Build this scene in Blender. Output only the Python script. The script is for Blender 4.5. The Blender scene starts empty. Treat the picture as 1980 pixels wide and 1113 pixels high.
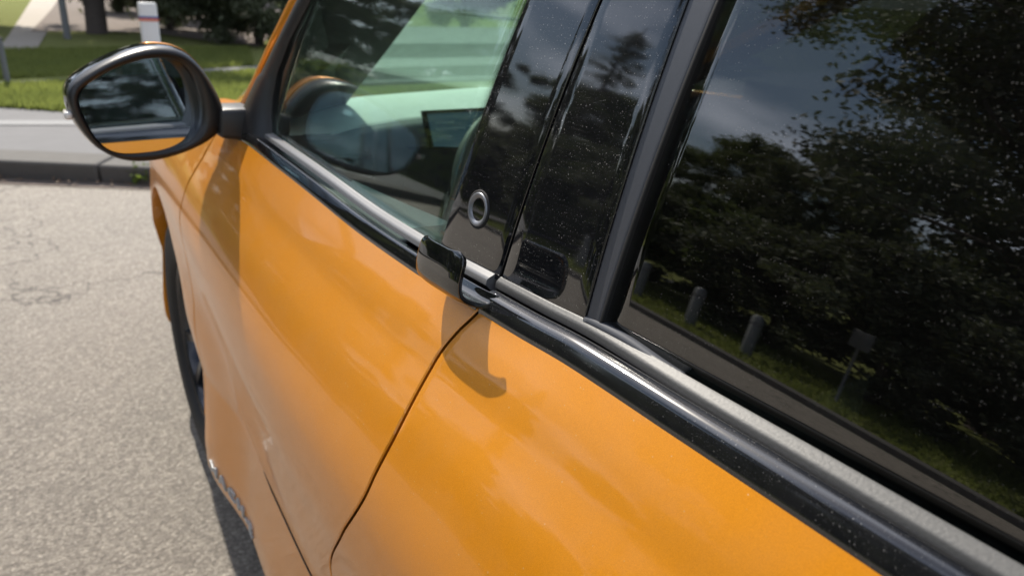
import bpy, bmesh, math, random
import numpy as np
from mathutils import Matrix, Vector
rng = np.random.default_rng(7); random.seed(7)
C = bpy.context.scene.collection
SC = bpy.context.scene

# ------------------------------------------------------------------ camera
W, H, F = 1980.0, 1113.0, 1430.0
yaw, pitch, roll = map(math.radians, (34.74, 22.49, 3.8))
CAM = np.array([-.248, -.555, 1.331])
_f = np.array([math.sin(yaw)*math.cos(pitch), math.cos(yaw)*math.cos(pitch), -math.sin(pitch)])
_r = np.array([math.cos(yaw), -math.sin(yaw), 0.0]); _u = np.cross(_r, _f)
RGT = math.cos(roll)*_r + math.sin(roll)*_u; UP = -math.sin(roll)*_r + math.cos(roll)*_u; FWD = _f
cam = bpy.data.cameras.new('camera'); camo = bpy.data.objects.new('camera', cam); C.objects.link(camo)
m = Matrix([[RGT[i], UP[i], -FWD[i], CAM[i]] for i in range(3)] + [[0, 0, 0, 1]]); camo.matrix_world = m
cam.sensor_width = 36; cam.lens = 36*F/W; cam.clip_start = .02; cam.clip_end = 2000
cam.dof.use_dof = True; cam.dof.focus_distance = .64; cam.dof.aperture_fstop = 7.0
SC.camera = camo

# ------------------------------------------------------------------ sky, sun, exposure
SUN_EL = math.radians(46.5)
w = bpy.data.worlds.new("World"); SC.world = w; w.use_nodes = True
nt = w.node_tree; nt.nodes.clear()
out = nt.nodes.new('ShaderNodeOutputWorld'); bg = nt.nodes.new('ShaderNodeBackground')
sky = nt.nodes.new('ShaderNodeTexSky'); sky.sky_type = 'NISHITA'; sky.sun_disc = False
sky.sun_elevation = SUN_EL; sky.sun_rotation = math.radians(5); sky.air_density = 1.1; sky.dust_density = 1.2
tc = nt.nodes.new('ShaderNodeTexCoord'); mp = nt.nodes.new('ShaderNodeMapping'); mp.inputs['Scale'].default_value = (1, 1, 2.6)
nz = nt.nodes.new('ShaderNodeTexNoise'); nz.inputs['Scale'].default_value = 2.1; nz.inputs['Detail'].default_value = 3.5; nz.inputs['Roughness'].default_value = .55
rp = nt.nodes.new('ShaderNodeValToRGB'); rp.color_ramp.elements[0].position = .43; rp.color_ramp.elements[1].position = .70
rp.color_ramp.elements[1].color = (.75, .75, .75, 1)
mx = nt.nodes.new('ShaderNodeMix'); mx.data_type = 'RGBA'; mx.inputs[7].default_value = (21, 21.8, 24.5, 1)
L = nt.links
L.new(tc.outputs['Generated'], mp.inputs['Vector']); L.new(mp.outputs['Vector'], nz.inputs['Vector']); L.new(nz.outputs['Fac'], rp.inputs['Fac'])
L.new(rp.outputs['Color'], mx.inputs[0]); L.new(sky.outputs['Color'], mx.inputs[6]); L.new(mx.outputs[2], bg.inputs['Color'])
bg.inputs['Strength'].default_value = .09; L.new(bg.outputs[0], out.inputs['Surface'])
sd = bpy.data.lights.new('sun', 'SUN'); sd.energy = 5.0; sd.angle = math.radians(.5); sd.color = (1, .93, .82)
so = bpy.data.objects.new('sun', sd); C.objects.link(so)
SUNV = Vector((.022, math.cos(SUN_EL), math.sin(SUN_EL))).normalized()
so.rotation_euler = SUNV.to_track_quat('Z', 'Y').to_euler(); so.location = (0, 10, 12)
SC.view_settings.view_transform = 'Standard'; SC.view_settings.look = 'None'
SC.view_settings.exposure = .5; SC.view_settings.gamma = 1; SC.view_settings.use_curve_mapping = False
SC.render.engine = 'CYCLES'
SC.cycles.max_bounces = 10; SC.cycles.transparent_max_bounces = 16; SC.cycles.glossy_bounces = 6
SC.cycles.use_denoising = True; SC.cycles.sample_clamp_indirect = 6; SC.cycles.caustics_reflective = False

# ------------------------------------------------------------------ helpers
def ray(u, v):
    d = FWD + (u - 990)/F*RGT - (v - 556.5)/F*UP
    return d/np.linalg.norm(d)
def onz(u, v, z=0.): d = ray(u, v); return CAM + (z - CAM[2])/d[2]*d
def ony(u, v, y): d = ray(u, v); return CAM + (y - CAM[1])/d[1]*d
def onx(u, v, x): d = ray(u, v); return CAM + (x - CAM[0])/d[0]*d

def mesh(name, vs, fs, mat=None, parent=None, smooth=True, sharp=None):
    me = bpy.data.meshes.new(name); me.from_pydata([tuple(map(float, p)) for p in vs], [], [tuple(map(int, f)) for f in fs]); me.update()
    if mat is not None: me.materials.append(mat)
    if smooth: me.polygons.foreach_set('use_smooth', [True]*len(me.polygons))
    o = bpy.data.objects.new(name, me); C.objects.link(o)
    if parent is not None: o.parent = parent
    if sharp is not None: me.set_sharp_from_angle(angle=math.radians(sharp))
    return o
def tag(o, label=None, cat=None, group=None, kind=None):
    if label: o['label'] = label
    if cat: o['category'] = cat
    if group: o['group'] = group
    if kind: o['kind'] = kind
    return o
def empty(name, loc, label, cat, group=None):
    o = bpy.data.objects.new(name, None); C.objects.link(o); o.location = loc
    return tag(o, label, cat, group)
def gridfaces(nr, nc, off=0, close=False):
    f = []
    for i in range(nr-1):
        for j in range(nc - (0 if close else 1)):
            k = (j+1) % nc
            f.append((off+i*nc+j, off+i*nc+k, off+(i+1)*nc+k, off+(i+1)*nc+j))
    return f
def grid(name, P, mat, parent=None, flip=False, solid=0, offset=-1, sharp=None, merge=False, bevel=0):
    P = np.asarray(P); nr, nc = P.shape[:2]; f = gridfaces(nr, nc)
    if flip: f = [q[::-1] for q in f]
    o = mesh(name, P.reshape(-1, 3), f, mat, parent)
    if merge:
        bm = bmesh.new(); bm.from_mesh(o.data); bmesh.ops.remove_doubles(bm, verts=bm.verts, dist=1e-5); bm.to_mesh(o.data); bm.free()
    if sharp: o.data.set_sharp_from_angle(angle=math.radians(sharp))
    if solid:
        md = o.modifiers.new('thickness', 'SOLIDIFY'); md.thickness = solid; md.offset = offset
    if bevel:
        md = o.modifiers.new('bevel', 'BEVEL'); md.width = bevel; md.segments = 2; md.limit_method = 'ANGLE'; md.angle_limit = math.radians(50)
    return o
def boxm(name, lo, hi, mat, parent=None, bevel=.0, seg=3, rot=None):
    lo, hi = np.array(lo, float), np.array(hi, float)
    v = [(x, y, z) for x in (lo[0], hi[0]) for y in (lo[1], hi[1]) for z in (lo[2], hi[2])]
    f = [(0, 1, 3, 2), (4, 6, 7, 5), (0, 4, 5, 1), (2, 3, 7, 6), (0, 2, 6, 4), (1, 5, 7, 3)]
    o = mesh(name, v, f, mat, parent, smooth=bevel > 0)
    if bevel:
        md = o.modifiers.new('bevel', 'BEVEL'); md.width = bevel; md.segments = seg
    return o
def tube(pts, rad, n=10, cap=True):
    pts = [np.array(p, float) for p in pts]; N = len(pts)
    rad = [rad]*N if np.isscalar(rad) else rad
    V, Fc = [], []
    for i, p in enumerate(pts):
        t = pts[min(i+1, N-1)] - pts[max(i-1, 0)]; t /= np.linalg.norm(t)
        a = np.cross(t, [0.31, .17, .93]); 
        if np.linalg.norm(a) < .05: a = np.cross(t, [1, 0, 0])
        a /= np.linalg.norm(a); b = np.cross(t, a)
        for k in range(n):
            th = 2*math.pi*k/n; V.append(p + rad[i]*(math.cos(th)*a + math.sin(th)*b))
    Fc = gridfaces(N, n, 0, True)
    if cap: Fc += [tuple(range(n)), tuple(range((N-1)*n, N*n))[::-1]]
    return V, Fc
def smooth01(t): t = np.clip(t, 0, 1); return t*t*(3-2*t)
def pchip(xk, yk, x):
    xk, yk = np.array(xk, float), np.array(yk, float); h = np.diff(xk); d = np.diff(yk)/h
    mm = np.zeros(len(xk)); mm[0], mm[-1] = d[0], d[-1]
    for i in range(1, len(xk)-1):
        if d[i-1]*d[i] > 0:
            w1, w2 = 2*h[i]+h[i-1], h[i]+2*h[i-1]; mm[i] = (w1+w2)/(w1/d[i-1]+w2/d[i])
    x = np.asarray(x, float); i = np.clip(np.searchsorted(xk, x)-1, 0, len(h)-1)
    t = (x-xk[i])/h[i]; tt = np.clip(t, 0, 1)
    return yk[i]*(1+2*tt)*(1-tt)**2 + mm[i]*h[i]*tt*(1-tt)**2 + yk[i+1]*tt**2*(3-2*tt) + mm[i+1]*h[i]*tt**2*(tt-1) + (t-tt)*h[i]*mm[np.clip(i+(t > 1), 0, len(mm)-1)]

# ------------------------------------------------------------------ materials
class N:
    def __init__(s, name):
        s.m = bpy.data.materials.new(name); s.m.use_nodes = True; s.t = s.m.node_tree; s.t.nodes.clear()
        s.out = s.t.nodes.new('ShaderNodeOutputMaterial')
    def n(s, ty, **kw):
        nd = s.t.nodes.new('ShaderNode'+ty)
        for k, v in kw.items():
            if k.startswith('p_'): setattr(nd, k[2:], v)
            else: s.set(nd, k, v)
        return nd
    def set(s, nd, k, v):
        k = int(k[1:]) if k[0] == 'i' and k[1:].isdigit() else k.replace('_', ' ')
        i = nd.inputs[k]
        if hasattr(v, 'is_linked') or isinstance(v, bpy.types.NodeSocket): s.t.links.new(v, i)
        else: i.default_value = (*v, 1) if isinstance(v, tuple) and len(v) == 3 and i.type == 'RGBA' else v
    def surf(s, v): s.t.links.new(v, s.out.inputs['Surface']); return s.m
    def co(s, scale=(1, 1, 1), kind='Object'):
        t = s.n('TexCoord'); mp = s.n('Mapping', Vector=t.outputs[kind]); mp.inputs['Scale'].default_value = scale; return mp.outputs[0]
    def noise(s, vec, scale, detail=4, rough=.5, dist=0):
        return s.n('TexNoise', Vector=vec, Scale=scale, Detail=detail, Roughness=rough, Distortion=dist).outputs['Fac']
    def ramp(s, f, stops):
        r = s.n('ValToRGB', Fac=f); e = r.color_ramp.elements
        while len(e) < len(stops): e.new(.5)
        for a, (p, c) in zip(e, stops): a.position = p; a.color = (*c, 1) if isinstance(c, tuple) else (c, c, c, 1)
        return r.outputs['Color']
    def mix(s, f, a, b, mode='MIX'):
        x = s.n('Mix', p_data_type='RGBA', p_blend_type=mode); s.set(x, 'i0', f); s.set(x, 'i6', a); s.set(x, 'i7', b); return x.outputs[2]
    def math(s, op, a, b=0., c=0.):
        x = s.n('Math', p_operation=op); s.set(x, 'i0', a); s.set(x, 'i1', b); s.set(x, 'i2', c); return x.outputs[0]
    def bump(s, h, st, dist=.01): return s.n('Bump', Height=h, Strength=st, Distance=dist).outputs[0]
    def bsdf(s, **kw): return s.n('BsdfPrincipled', **kw).outputs[0]
    def dots(s, vec, scale, r0=.10, dens=.5, ring=False):
        """small sharp spots, one in some of the voronoi cells, of varied size"""
        v = s.n('TexVoronoi', Vector=vec, Scale=scale, Randomness=1.0)
        sep = s.n('SeparateColor', Color=v.outputs['Color'])
        r = s.math('MULTIPLY', s.math('POWER', sep.outputs[0], 2.2), r0*2)
        on = s.math('LESS_THAN', v.outputs['Distance'], r)
        if ring: on = s.math('MULTIPLY', on, s.math('GREATER_THAN', v.outputs['Distance'], s.math('MULTIPLY', r, .55)))
        return s.math('MULTIPLY', on, s.math('LESS_THAN', sep.outputs[1], dens))
M = {}
def simple(name, col, rough=.5, metal=0., coat=0., spec=.5, nscale=0, namp=.0, bump=0, **kw):
    a = N(name); base = col; args = dict(Roughness=rough, Metallic=metal, Coat_Weight=coat)
    if nscale:
        co = a.co(); f = a.noise(co, nscale, 5, .6)
        base = a.mix(f, tuple(max(0, c*(1-namp)) for c in col), tuple(c*(1+namp) for c in col))
        if bump: args['Normal'] = a.bump(f, bump, .005)
    a.surf(a.bsdf(Base_Color=base, Specular_IOR_Level=spec, **args, **kw)); M[name] = a.m; return a.m

# car paint: pigment with fine metal flake under clear coat, light dust
a = N('orange_paint'); co = a.co()
fl = a.n('TexVoronoi', Vector=co, Scale=2600.0)
nm = a.n('NormalMap') if False else None
flc = a.n('SeparateColor', Color=fl.outputs['Color'])
base = a.mix(flc.outputs[0], (.68, .235, .005), (.83, .315, .010))
dust = a.noise(co, 16, 6, .65); spots = a.dots(co, 260, .10, .35)
base = a.mix(a.math('MULTIPLY', spots, .45), base, (.75, .55, .3))
base = a.mix(a.math('MULTIPLY', a.ramp(dust, [(.4, 0.), (.8, 1.)]), .06), base, (.5, .42, .33))
fb = a.bump(flc.outputs[1], .10, .0004)
a.surf(a.bsdf(Base_Color=base, Metallic=.42, Roughness=.34, Normal=fb, Coat_Weight=.58, Coat_Roughness=.05, Coat_IOR=1.5))
M['paint'] = a.m

def gloss_black(name, col=(.006, .0065, .008), dscale=330, damt=.55, rough=.035, streak=.0, warp=0., scuff=False):
    a = N(name); co = a.co()
    d1 = a.dots(co, dscale, .16, .5); d2 = a.dots(co, dscale*2.4, .2, .45)
    patch = a.ramp(a.noise(co, 22, 4, .6), [(.38, .12), (.68, 1.)])
    d = a.math('MULTIPLY', a.math('MAXIMUM', d1, a.math('MULTIPLY', d2, .55)), patch)
    film = a.math('MULTIPLY', a.ramp(a.noise(co, 60, 6, .7), [(.35, .0), (.75, 1.)]), .012)
    if scuff:
        sc = a.n('TexNoise', Vector=a.co((30, 30, 900)), Scale=1.0, Detail=3).outputs['Fac']
        film = a.math('ADD', film, a.math('MULTIPLY', a.ramp(sc, [(.66, 0.), (.72, 1.)]), a.math('MULTIPLY', patch, .05)))
    col_ = a.mix(a.math('ADD', a.math('MULTIPLY', d, damt), film), col, (.55, .52, .48))
    kw = {}
    if warp: kw['Normal'] = a.bump(a.noise(a.co((1, 1, 1)), 9, 2, .4), warp, .02)
    a.surf(a.bsdf(Base_Color=col_, Roughness=rough, IOR=1.85, **kw)); M[name] = a.m; return a.m
gloss_black('pillar_black', dscale=520, scuff=True, warp=.03)
gloss_black('trim_black', dscale=620, damt=.3, rough=.11)
gloss_black('trim_gloss', dscale=620, damt=.3, rough=.04)
gloss_black('hook_black', col=(.004, .005, .005), dscale=500, damt=.12, rough=.02)

def glass(name, tint, spot=.5, dscale=420, ior=1.6, film=.01):
    a = N(name); co = a.co()
    tr = a.n('BsdfTransparent', Color=tint).outputs[0]; gl = a.n('BsdfGlossy', Color=(1., 1., 1.), Roughness=.0).outputs[0]
    lw = a.n('LayerWeight', Blend=.5).outputs['Facing']; r0 = ((ior-1)/(ior+1))**2
    fr = a.math('MULTIPLY_ADD', a.math('POWER', lw, 5.), 1-r0, r0)
    s1 = a.n('MixShader', i0=fr, i1=tr, i2=gl).outputs[0]
    d1 = a.dots(co, dscale, .17, .5, ring=True); d2 = a.dots(co, dscale*2.3, .15, .4)
    patch = a.ramp(a.noise(co, 7, 4, .6), [(.36, .05), (.62, 1.)])
    d = a.math('MULTIPLY', a.math('MAXIMUM', d1, a.math('MULTIPLY', d2, .4)), patch)
    fac = a.math('ADD', a.math('MULTIPLY', d, spot), a.math('MULTIPLY', a.noise(co, 30, 5, .65), film*2))
    df = a.n('BsdfDiffuse', Color=(.55, .53, .5)).outputs[0]
    a.surf(a.n('MixShader', i0=fac, i1=s1, i2=df).outputs[0]); M[name] = a.m; return a.m
glass('clear_glass', (.80, .93, .87), .12, 520, 1.62, .008)
glass('privacy_glass', (.13, .15, .14), .20, 640, 2.0, .003)
glass('windscreen_glass', (.86, .95, .92), .0, 500, 1.5, .11)
simple('wiper_gloss', (.17, .17, .17), .24, nscale=300, namp=.2)
a = N('dusty_rubber'); f = a.noise(a.co((500, 12, 500)), 1., 3); f2 = a.noise(a.co(), 400, 3)
M['dusty_rubber'] = a.surf(a.bsdf(Base_Color=a.mix(a.math('MULTIPLY', a.math('ADD', f, f2), .5), (.035, .035, .035), (.095, .095, .093)), Roughness=.5, Normal=a.bump(f2, .1, .002)))
simple('black_plastic', (.02, .02, .021), .42, nscale=500, namp=.2, bump=.1)
simple('grey_trim', (.065, .07, .082), .38, nscale=400, namp=.12)
simple('display_white', (.5, .55, .58), .4)
simple('grey_matte', (.065, .07, .082), .65, nscale=400, namp=.12, spec=.3)
simple('mirror_shell', (.016, .0155, .0155), .36, nscale=600, namp=.3, bump=.08)
simple('rubber', (.012, .012, .012), .75, nscale=60, namp=.3)
simple('tyre_rubber', (.022, .022, .022), .8, nscale=90, namp=.3, bump=.2)
simple('rim_alloy', (.06, .06, .065), .25, .8)
simple('chrome', (.8, .82, .84), .08, 1.)
simple('badge_metal', (.42, .43, .43), .55, .25)
simple('satin_metal', (.24, .25, .27), .36, .55)
simple('dash_cream', (.62, .62, .57), .7, nscale=80, namp=.04)
simple('dash_dark', (.035, .035, .036), .55, nscale=120, namp=.2)
simple('seat_fabric', (.03, .03, .032), .7, nscale=90, namp=.2)
simple('headliner', (.28, .28, .27), .9, nscale=90, namp=.1)
simple('door_cap', (.33, .34, .33), .6, nscale=160, namp=.1)
a = N('screen_face'); co = a.co(); st = a.noise(a.co((1, 1, 30)), 6, 2)
a.surf(a.bsdf(Base_Color=(.01, .015, .02), Roughness=.12, Emission_Color=a.mix(a.ramp(st, [(.45, 0.), (.55, 1.)]), (.10, .20, .28), (.16, .28, .36)), Emission_Strength=.16)); M['screen'] = a.m
a = N('mirror_glass'); a.surf(a.n('BsdfGlossy', Color=(.74, .80, .86), Roughness=.0).outputs[0]); M['mirror_glass'] = a.m
a = N('lamp_lens'); a.surf(a.bsdf(Base_Color=(.75, .72, .68), Roughness=.1, Specular_IOR_Level=.8)); M['lens'] = a.m

# ------------------------------------------------------------------ body side surface  x = S(Y, z)
PZ = [.16, .20, .225, .25, .29, .33, .38, .43, .490, .499, .505]
PX = [.10, .06, .022, .001, -.005, -.005, -.001, .004, .0090, .0098, .010]
QZ = [.505, .54, .60, .68, .76, .82, .86, .93, .985]
QX = [.010, .004, -.004, -.012, -.0195, -.017, -.010, .020, .0585]
RZ = [.985, 1.01, 1.045]
RX = [.0585, .074, .100]
GY = [-3, -1.6, -.6, 0, .25, .5, .7, .92, 1.2, 1.4, 1.6, 1.9, 2.1, 2.3, 2.42]
GX = [.05, -.015, -.008, -.0005, .001, .009, .021, .037, .056, .066, .080, .115, .155, .26, .40]
TX = [.05, -.015, -.008, -.0005, -.001, -.004, -.008, -.009, .003, .017, .036, .080, .13, .25, .40]
BPX = [(1700, 1100), (1500, 967), (1300, 835), (1100, 703), (1000, 645), (922, 597), (860, 559), (800, 522), (700, 452), (600, 372), (540, 325), (485, 282)]
_by, _bz = [], []
for _u_, _v_ in BPX:
    _y = 0.
    for _ in range(30): _P = onx(_u_, _v_, .1 + float(pchip(GY, TX, _y))); _y = _P[1]
    _by.append(_P[1]); _bz.append(_P[2])
BY = [-3, -1.2]+_by+[1.2, 1.6, 2.0, 2.3, 2.42]; BZ = [1.14, 1.09]+_bz+[_bz[-1]-.012, _bz[-1]-.045, .93, .86, .80]
def zb(Y): return pchip(BY, BZ, Y)
def g(Y): return pchip(GY, GX, Y)
def sect(z):
    z = np.asarray(z, float)
    return np.where(z < .505, pchip(PZ, PX, z), np.where(z < .985, pchip(QZ, QX, z), pchip(RZ, RX, z)))
def S(Y, z):
    Y = np.asarray(Y, float); z = np.asarray(z, float); sh = (zb(Y)-1.045)*smooth01((z-.55)/.4)
    d = np.hypot(Y-1.40, z-.36); fl = .040*(1-smooth01((d-.43)/.30))*(1-smooth01((z-.60)/.22))
    wt = smooth01((z-.62)/.36)
    return sect(z - sh) + g(Y)*(1-wt) + pchip(GY, TX, Y)*wt - fl
def cast(fn, u, v, t0=.2, t1=6, n=8000):
    d = ray(u, v); ts = np.linspace(t0, t1, n); P = CAM + ts[:, None]*d
    return P[np.argmax(P[:, 0] - fn(P[:, 1], P[:, 2]) > 0)]
GA, GB = .13, .6
def G(Y, z): h = np.asarray(z, float)-1.055; Y = np.asarray(Y, float); return .132 + GA*h + GB*h*h*.5 + pchip(GY, TX, np.clip(Y, -1.1, 1.1))

def zlevels():
    return np.unique(np.concatenate([np.linspace(.235, .48, 16), np.array([.486, .490, .495, .499, .502, .505]), np.linspace(.505, .96, 34), np.linspace(.97, .985, 4), np.linspace(.985, 1.045, 10)]))
ZL = zlevels()

car = empty('parked_car', (0, 0, 0), 'orange crossover car parked with its left side towards the viewer, black window trim', 'car')

gp = [(922, 597), (905, 612), (850, 680), (780, 810), (720, 920), (660, 1020), (640, 1108)]
GP = np.array([cast(S, *p) for p in gp])
gz = np.concatenate([[.2, .38, .55], GP[::-1, 2], [1.06]]); gy = np.concatenate([[.05, .115, .118], GP[::-1, 1], [-.006]])
o_ = np.argsort(gz); gz, gy = gz[o_], gy[o_]
def gapY(z): return pchip(gz, gy, z)

def panel(name, y0f, y1f, ny, lip0=True, lip1=True, par=car, mat=None, zl=ZL, zlow=None, mirror=False):
    """body panel between two edge curves, edges rolled inwards, top edge turned in"""
    mat = mat or M['paint']; rows = []
    def row(z, dx=0, trim=0.):
        ya, yb = float(y0f(z)), float(y1f(z)); t = np.linspace(0, 1, ny)
        Y = ya + (yb-ya)*t
        x0 = []
        if True:
            zz = zb(Y) - 1.045 + z if z > .985 else z + (zb(Y)-1.045)*smooth01((z-.55)/.4)
            if zlow is not None: zz = np.maximum(zz, zlow(Y))
            X = S(Y, zz) + dx
        P = np.stack([X, Y, zz*np.ones_like(Y)], 1)
        pre, post = [], []
        if lip0:
            p = P[0]; pre = [p+[.016, .0035, 0], p+[.006, .003, 0], p+[.0018, .0012, 0]]
            P[0] = p + [.0, .0, 0]; pre = [p+[.018, -.000, 0]+np.array([0, .0045, 0]), p+[.005, .0045-.0035, 0], p+[.0012, -.0000, 0]]
            P[0] = p+[0, .0018, 0]
        if lip1:
            p = P[-1].copy(); P[-1] = p+[0, -.0018, 0]
            post = [p+[.0012, 0, 0], p+[.005, -.001, 0], p+[.018, -.0045, 0]]
        return np.array(list(pre)+list(P)+list(post))
    for z in zl: rows.append(row(z))
    top = rows[-1]
    rows.append(top + [.0025, 0, .0006]); rows.append(top + [.005, 0, -.0015]); rows.append(top + [.007, 0, -.02])
    bot = rows[0]; 
    if zlow is None: rows = [bot+[.03, 0, -.004], bot+[.008, 0, -.003]]+rows
    else: rows = [bot+[.035, 0, -.002], bot+[.008, 0, -.001]]+rows
    P = np.array(rows)
    if mirror: P = P.copy(); P[..., 0] = 1.82-P[..., 0]
    return grid(name, P, mat, par, flip=not mirror, merge=True, sharp=28)
FD = .965
front_door = panel('front_door', lambda z: gapY(z)+.0022, lambda z: FD-.002, 90)
rear_door = panel('rear_door', lambda z: -1.05, lambda z: gapY(z)-.0022, 110)
AC, AR = (1.40, .36), .435
def zlow_f(Y):
    d = np.abs(Y-AC[0]); a_ = np.where(d < AR, AC[1]+np.sqrt(np.maximum(AR**2-d**2, 0)), .235)
    return np.maximum(a_, .235)
yy = np.concatenate([np.linspace(0, 1, 160)])
fender = panel('front_fender', lambda z: FD+.002, lambda z: 2.42, 200, zlow=zlow_f, lip1=False)
for nm, a0, b0, k in (('front_door', lambda z: gapY(z)+.002, lambda z: FD-.002, 16), ('rear_door', lambda z: -1.05, lambda z: gapY(z)-.002, 16)):
    panel(nm, a0, b0, k, mirror=True)
panel('front_fender', lambda z: FD+.002, lambda z: 2.42, 80, zlow=zlow_f, lip1=False, mirror=True)
def zlow_r(Y):
    d = np.abs(Y+1.58); return np.maximum(np.where(d < AR, AC[1]+np.sqrt(np.maximum(AR**2-d**2, 0)), .27), .27)
for mi in (False, True):
    panel('rear_quarter', lambda z: -2.25, lambda z: -1.055, 90, zlow=zlow_r, lip0=False, mirror=mi)
# dark inner structure behind the gaps, and the rocker below the doors
Yi = np.linspace(-1.1, 2.3, 60); zi = np.linspace(.24, 1.0, 14)
for mi in (0, 1):
    for nm, (ya, yb) in dict(door_seal=(-1.12, .96)).items():
        Yi = np.linspace(ya, yb, 50); P = np.array([[(S(y, z+0.0)+.035, y, z) for y in Yi] for z in zi])
        if mi: P[..., 0] = 1.82-P[..., 0]
        grid(nm, P, M['rubber'], car, solid=.01)
    Yi = np.linspace(-1.15, .98, 40)
    P = np.array([[(S(y, .235)+dx, y, z) for y in Yi] for dx, z in ((.016, .24), (.014, .228), (.026, .205), (.05, .185), (.10, .175))])
    if mi: P[..., 0] = 1.82-P[..., 0]
    grid('sill_panel', P, M['black_plastic'], car, flip=True, solid=.004)
Yi = np.linspace(.118, .66, 60)
P = np.array([[(S(y, z)+dx+.003*smooth01((y-.5)/.16), y, z) for y in Yi] for dx, z in ((.004, .5045), (-.0010, .5035), (-.0014, .5015), (-.0010, .4995), (.004, .4985))])
grid('door_shut_line', P, M['rubber'], car, flip=True)
# hood, nose, tail, roof, floor
def xs(n=24): return np.linspace(0, 1, n)
P = []
for y in np.linspace(1.22, 2.42, 30):
    r = []
    for t in xs(26):
        xl = S(y, zb(y)) + .006; x = xl + t*(1.82-2*xl); q = 4*t*(1-t)
        r.append((x, y, zb(y)-.004 - .05*q**.8 + .012*np.exp(-((t-.09)/.03)**2)+.012*np.exp(-((t-.91)/.03)**2)))
    P.append(r)
grid('hood', P, M['paint'], car, solid=.01, flip=False)
P = [[(S(2.42, .8)+t*(1.82-2*S(2.42, .8)), 2.42+.10*(4*t*(1-t))**.5, z) for t in xs(20)] for z in (.25, .4, .6, .75, .80, .83)]
grid('front_bumper', P, M['paint'], car, solid=.02)
P = [[(S(-2.25, z)+t*(1.82-2*S(-2.25, z)), -2.25-.2*(4*t*(1-t))**.5, z) for t in xs(20)] for z in np.linspace(.3, 1.1, 9)]
grid('tail_panel', P, M['paint'], car, solid=.02, flip=True)
def roofx(z): return float(G(0, min(z, 1.5)))+.02
P = [[(.29+t*(1.24), y, 1.475+.12*(4*t*(1-t))**.6*1.0 + .03*(1-((y+.7)/1.3)**2)) for t in xs(22)] for y in np.linspace(-2.0, .32, 22)]
grid('roof', P, M['trim_black'], car, solid=.012)
P = [[(.33+t*(1.16), y, 1.44+.10*(4*t*(1-t))**.6) for t in xs(12)] for y in np.linspace(-1.95, .36, 10)]
grid('headliner', P, M['headliner'], car, solid=.01)
boxm('cabin_floor', (.1, -2.1, .24), (1.72, 1.0, .30), M['rubber'], car)
boxm('bulkhead', (.2, 1.0, .25), (1.62, 1.06, .96), M['rubber'], car)
boxm('underbody', (.18, -2.2, .18), (1.64, 2.2, .24), M['rubber'], car)

# ------------------------------------------------------------------ belt moulding: black fascia, groove, dusty wiper strip
def zb2(Y): return zb(Y)
FASC = [(.010, -.03), (.0005, -.012), (-.0012, -.003), (-.0012, .0005), (.0000, .004), (.0030, .0125), (.0046, .0150), (.0075, .0168), (.0112, .0183), (.0148, .0190), (.0175, .0184), (.0192, .0165), (.0202, .012), (.021, .004)]
STRIP = [(.0206, .0155), (.0212, .0205), (.0224, .0222), (.0250, .0236), (.0285, .0250), (.0303, .0261), (.0314, .0263), (.0325, .0250), (.033, .018)]
def belt(name, prof, ya, yb, mat, n=90, fr=0.):
    nar = lambda dx, y: .0322-(.0322-dx)*(1-fr*smooth01((y+.30)/.22)) if fr else dx
    Y = np.linspace(ya, yb, n); P = []
    for dx, dz in prof:
        P.append([(S(y, zb(y)) + nar(dx, y), y, zb(y)+dz) for y in Y])
    P = np.array(P)
    # end caps folded in
    e0, e1 = P[:, :1].copy(), P[:, -1:].copy(); e0[..., 0] += .012; e0[..., 2] -= .012; e1[..., 0] += .012; e1[..., 2] -= .012
    P = np.concatenate([e0, P, e1], 1)
    return grid(name, P, mat, car, flip=True, sharp=50)
FASF = [(.010, -.03), (.0005, -.012), (-.0012, -.003), (-.0012, .0005), (.0000, .004), (.003, .0138), (.0042, .0162), (.0058, .0172), (.0078, .0168), (.0098, .0150), (.0130, .0130), (.0165, .0125), (.019, .010), (.020, .004)]
belt('belt_moulding', FASF, .004, .93, M['trim_gloss'])
belt('belt_moulding', FASC, -1.05, -.0015, M['trim_black'])
belt('window_wiper_strip', STRIP, .022, .90, M['wiper_gloss'])
belt('window_wiper_strip', STRIP, -1.05, .012, M['dusty_rubber'], fr=.42)

# ------------------------------------------------------------------ glass and pillar covers
def gl(u, v): return cast(G, u, v, .2, 3, 12000)
def line(pa, pb):
    A, B = gl(*pa), gl(*pb); k = (B[1]-A[1])/(B[2]-A[2]); return lambda z: A[1] + k*(z-A[2])
l_fr0 = line((520, 272), (603, 0)); l_pc0 = line((855, 470), (1022, 0)); l_gap = line((968, 545), (1165, 0))
l_pc1 = line((1132, 622), (1333, 0)); l_dv = line((1160, 636), (1392, 0))
def patch(name, yaf, ybf, z0f, z1, mat, dx=0., thick=.004, nz_=28, ny=10, bevel=0, zpow=1):
    P = []
    for i in range(nz_):
        t = i/(nz_-1); r = []
        for j in range(ny):
            s_ = j/(ny-1); z = 1.07; 
            for _ in range(3):
                y = yaf(z)+(ybf(z)-yaf(z))*s_; zl_ = z0f(y); z = zl_ + (z1-zl_)*t
            r.append((float(G(y, z))+dx, y, z))
        P.append(r)
    o = grid(name, P, mat, car, flip=True)
    md = o.modifiers.new('thickness', 'SOLIDIFY'); md.thickness = thick; md.offset = -1
    if bevel:
        md = o.modifiers.new('bevel', 'BEVEL'); md.width = bevel; md.segments = 3; md.limit_method = 'ANGLE'; md.angle_limit = math.radians(60)
    return o
zg = lambda y: float(zb(y)) + .0225
ZT = 1.47
fw = patch('front_window', l_pc0, l_fr0, zg, ZT, M['clear_glass'], 0, .004, 30, 24)
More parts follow.
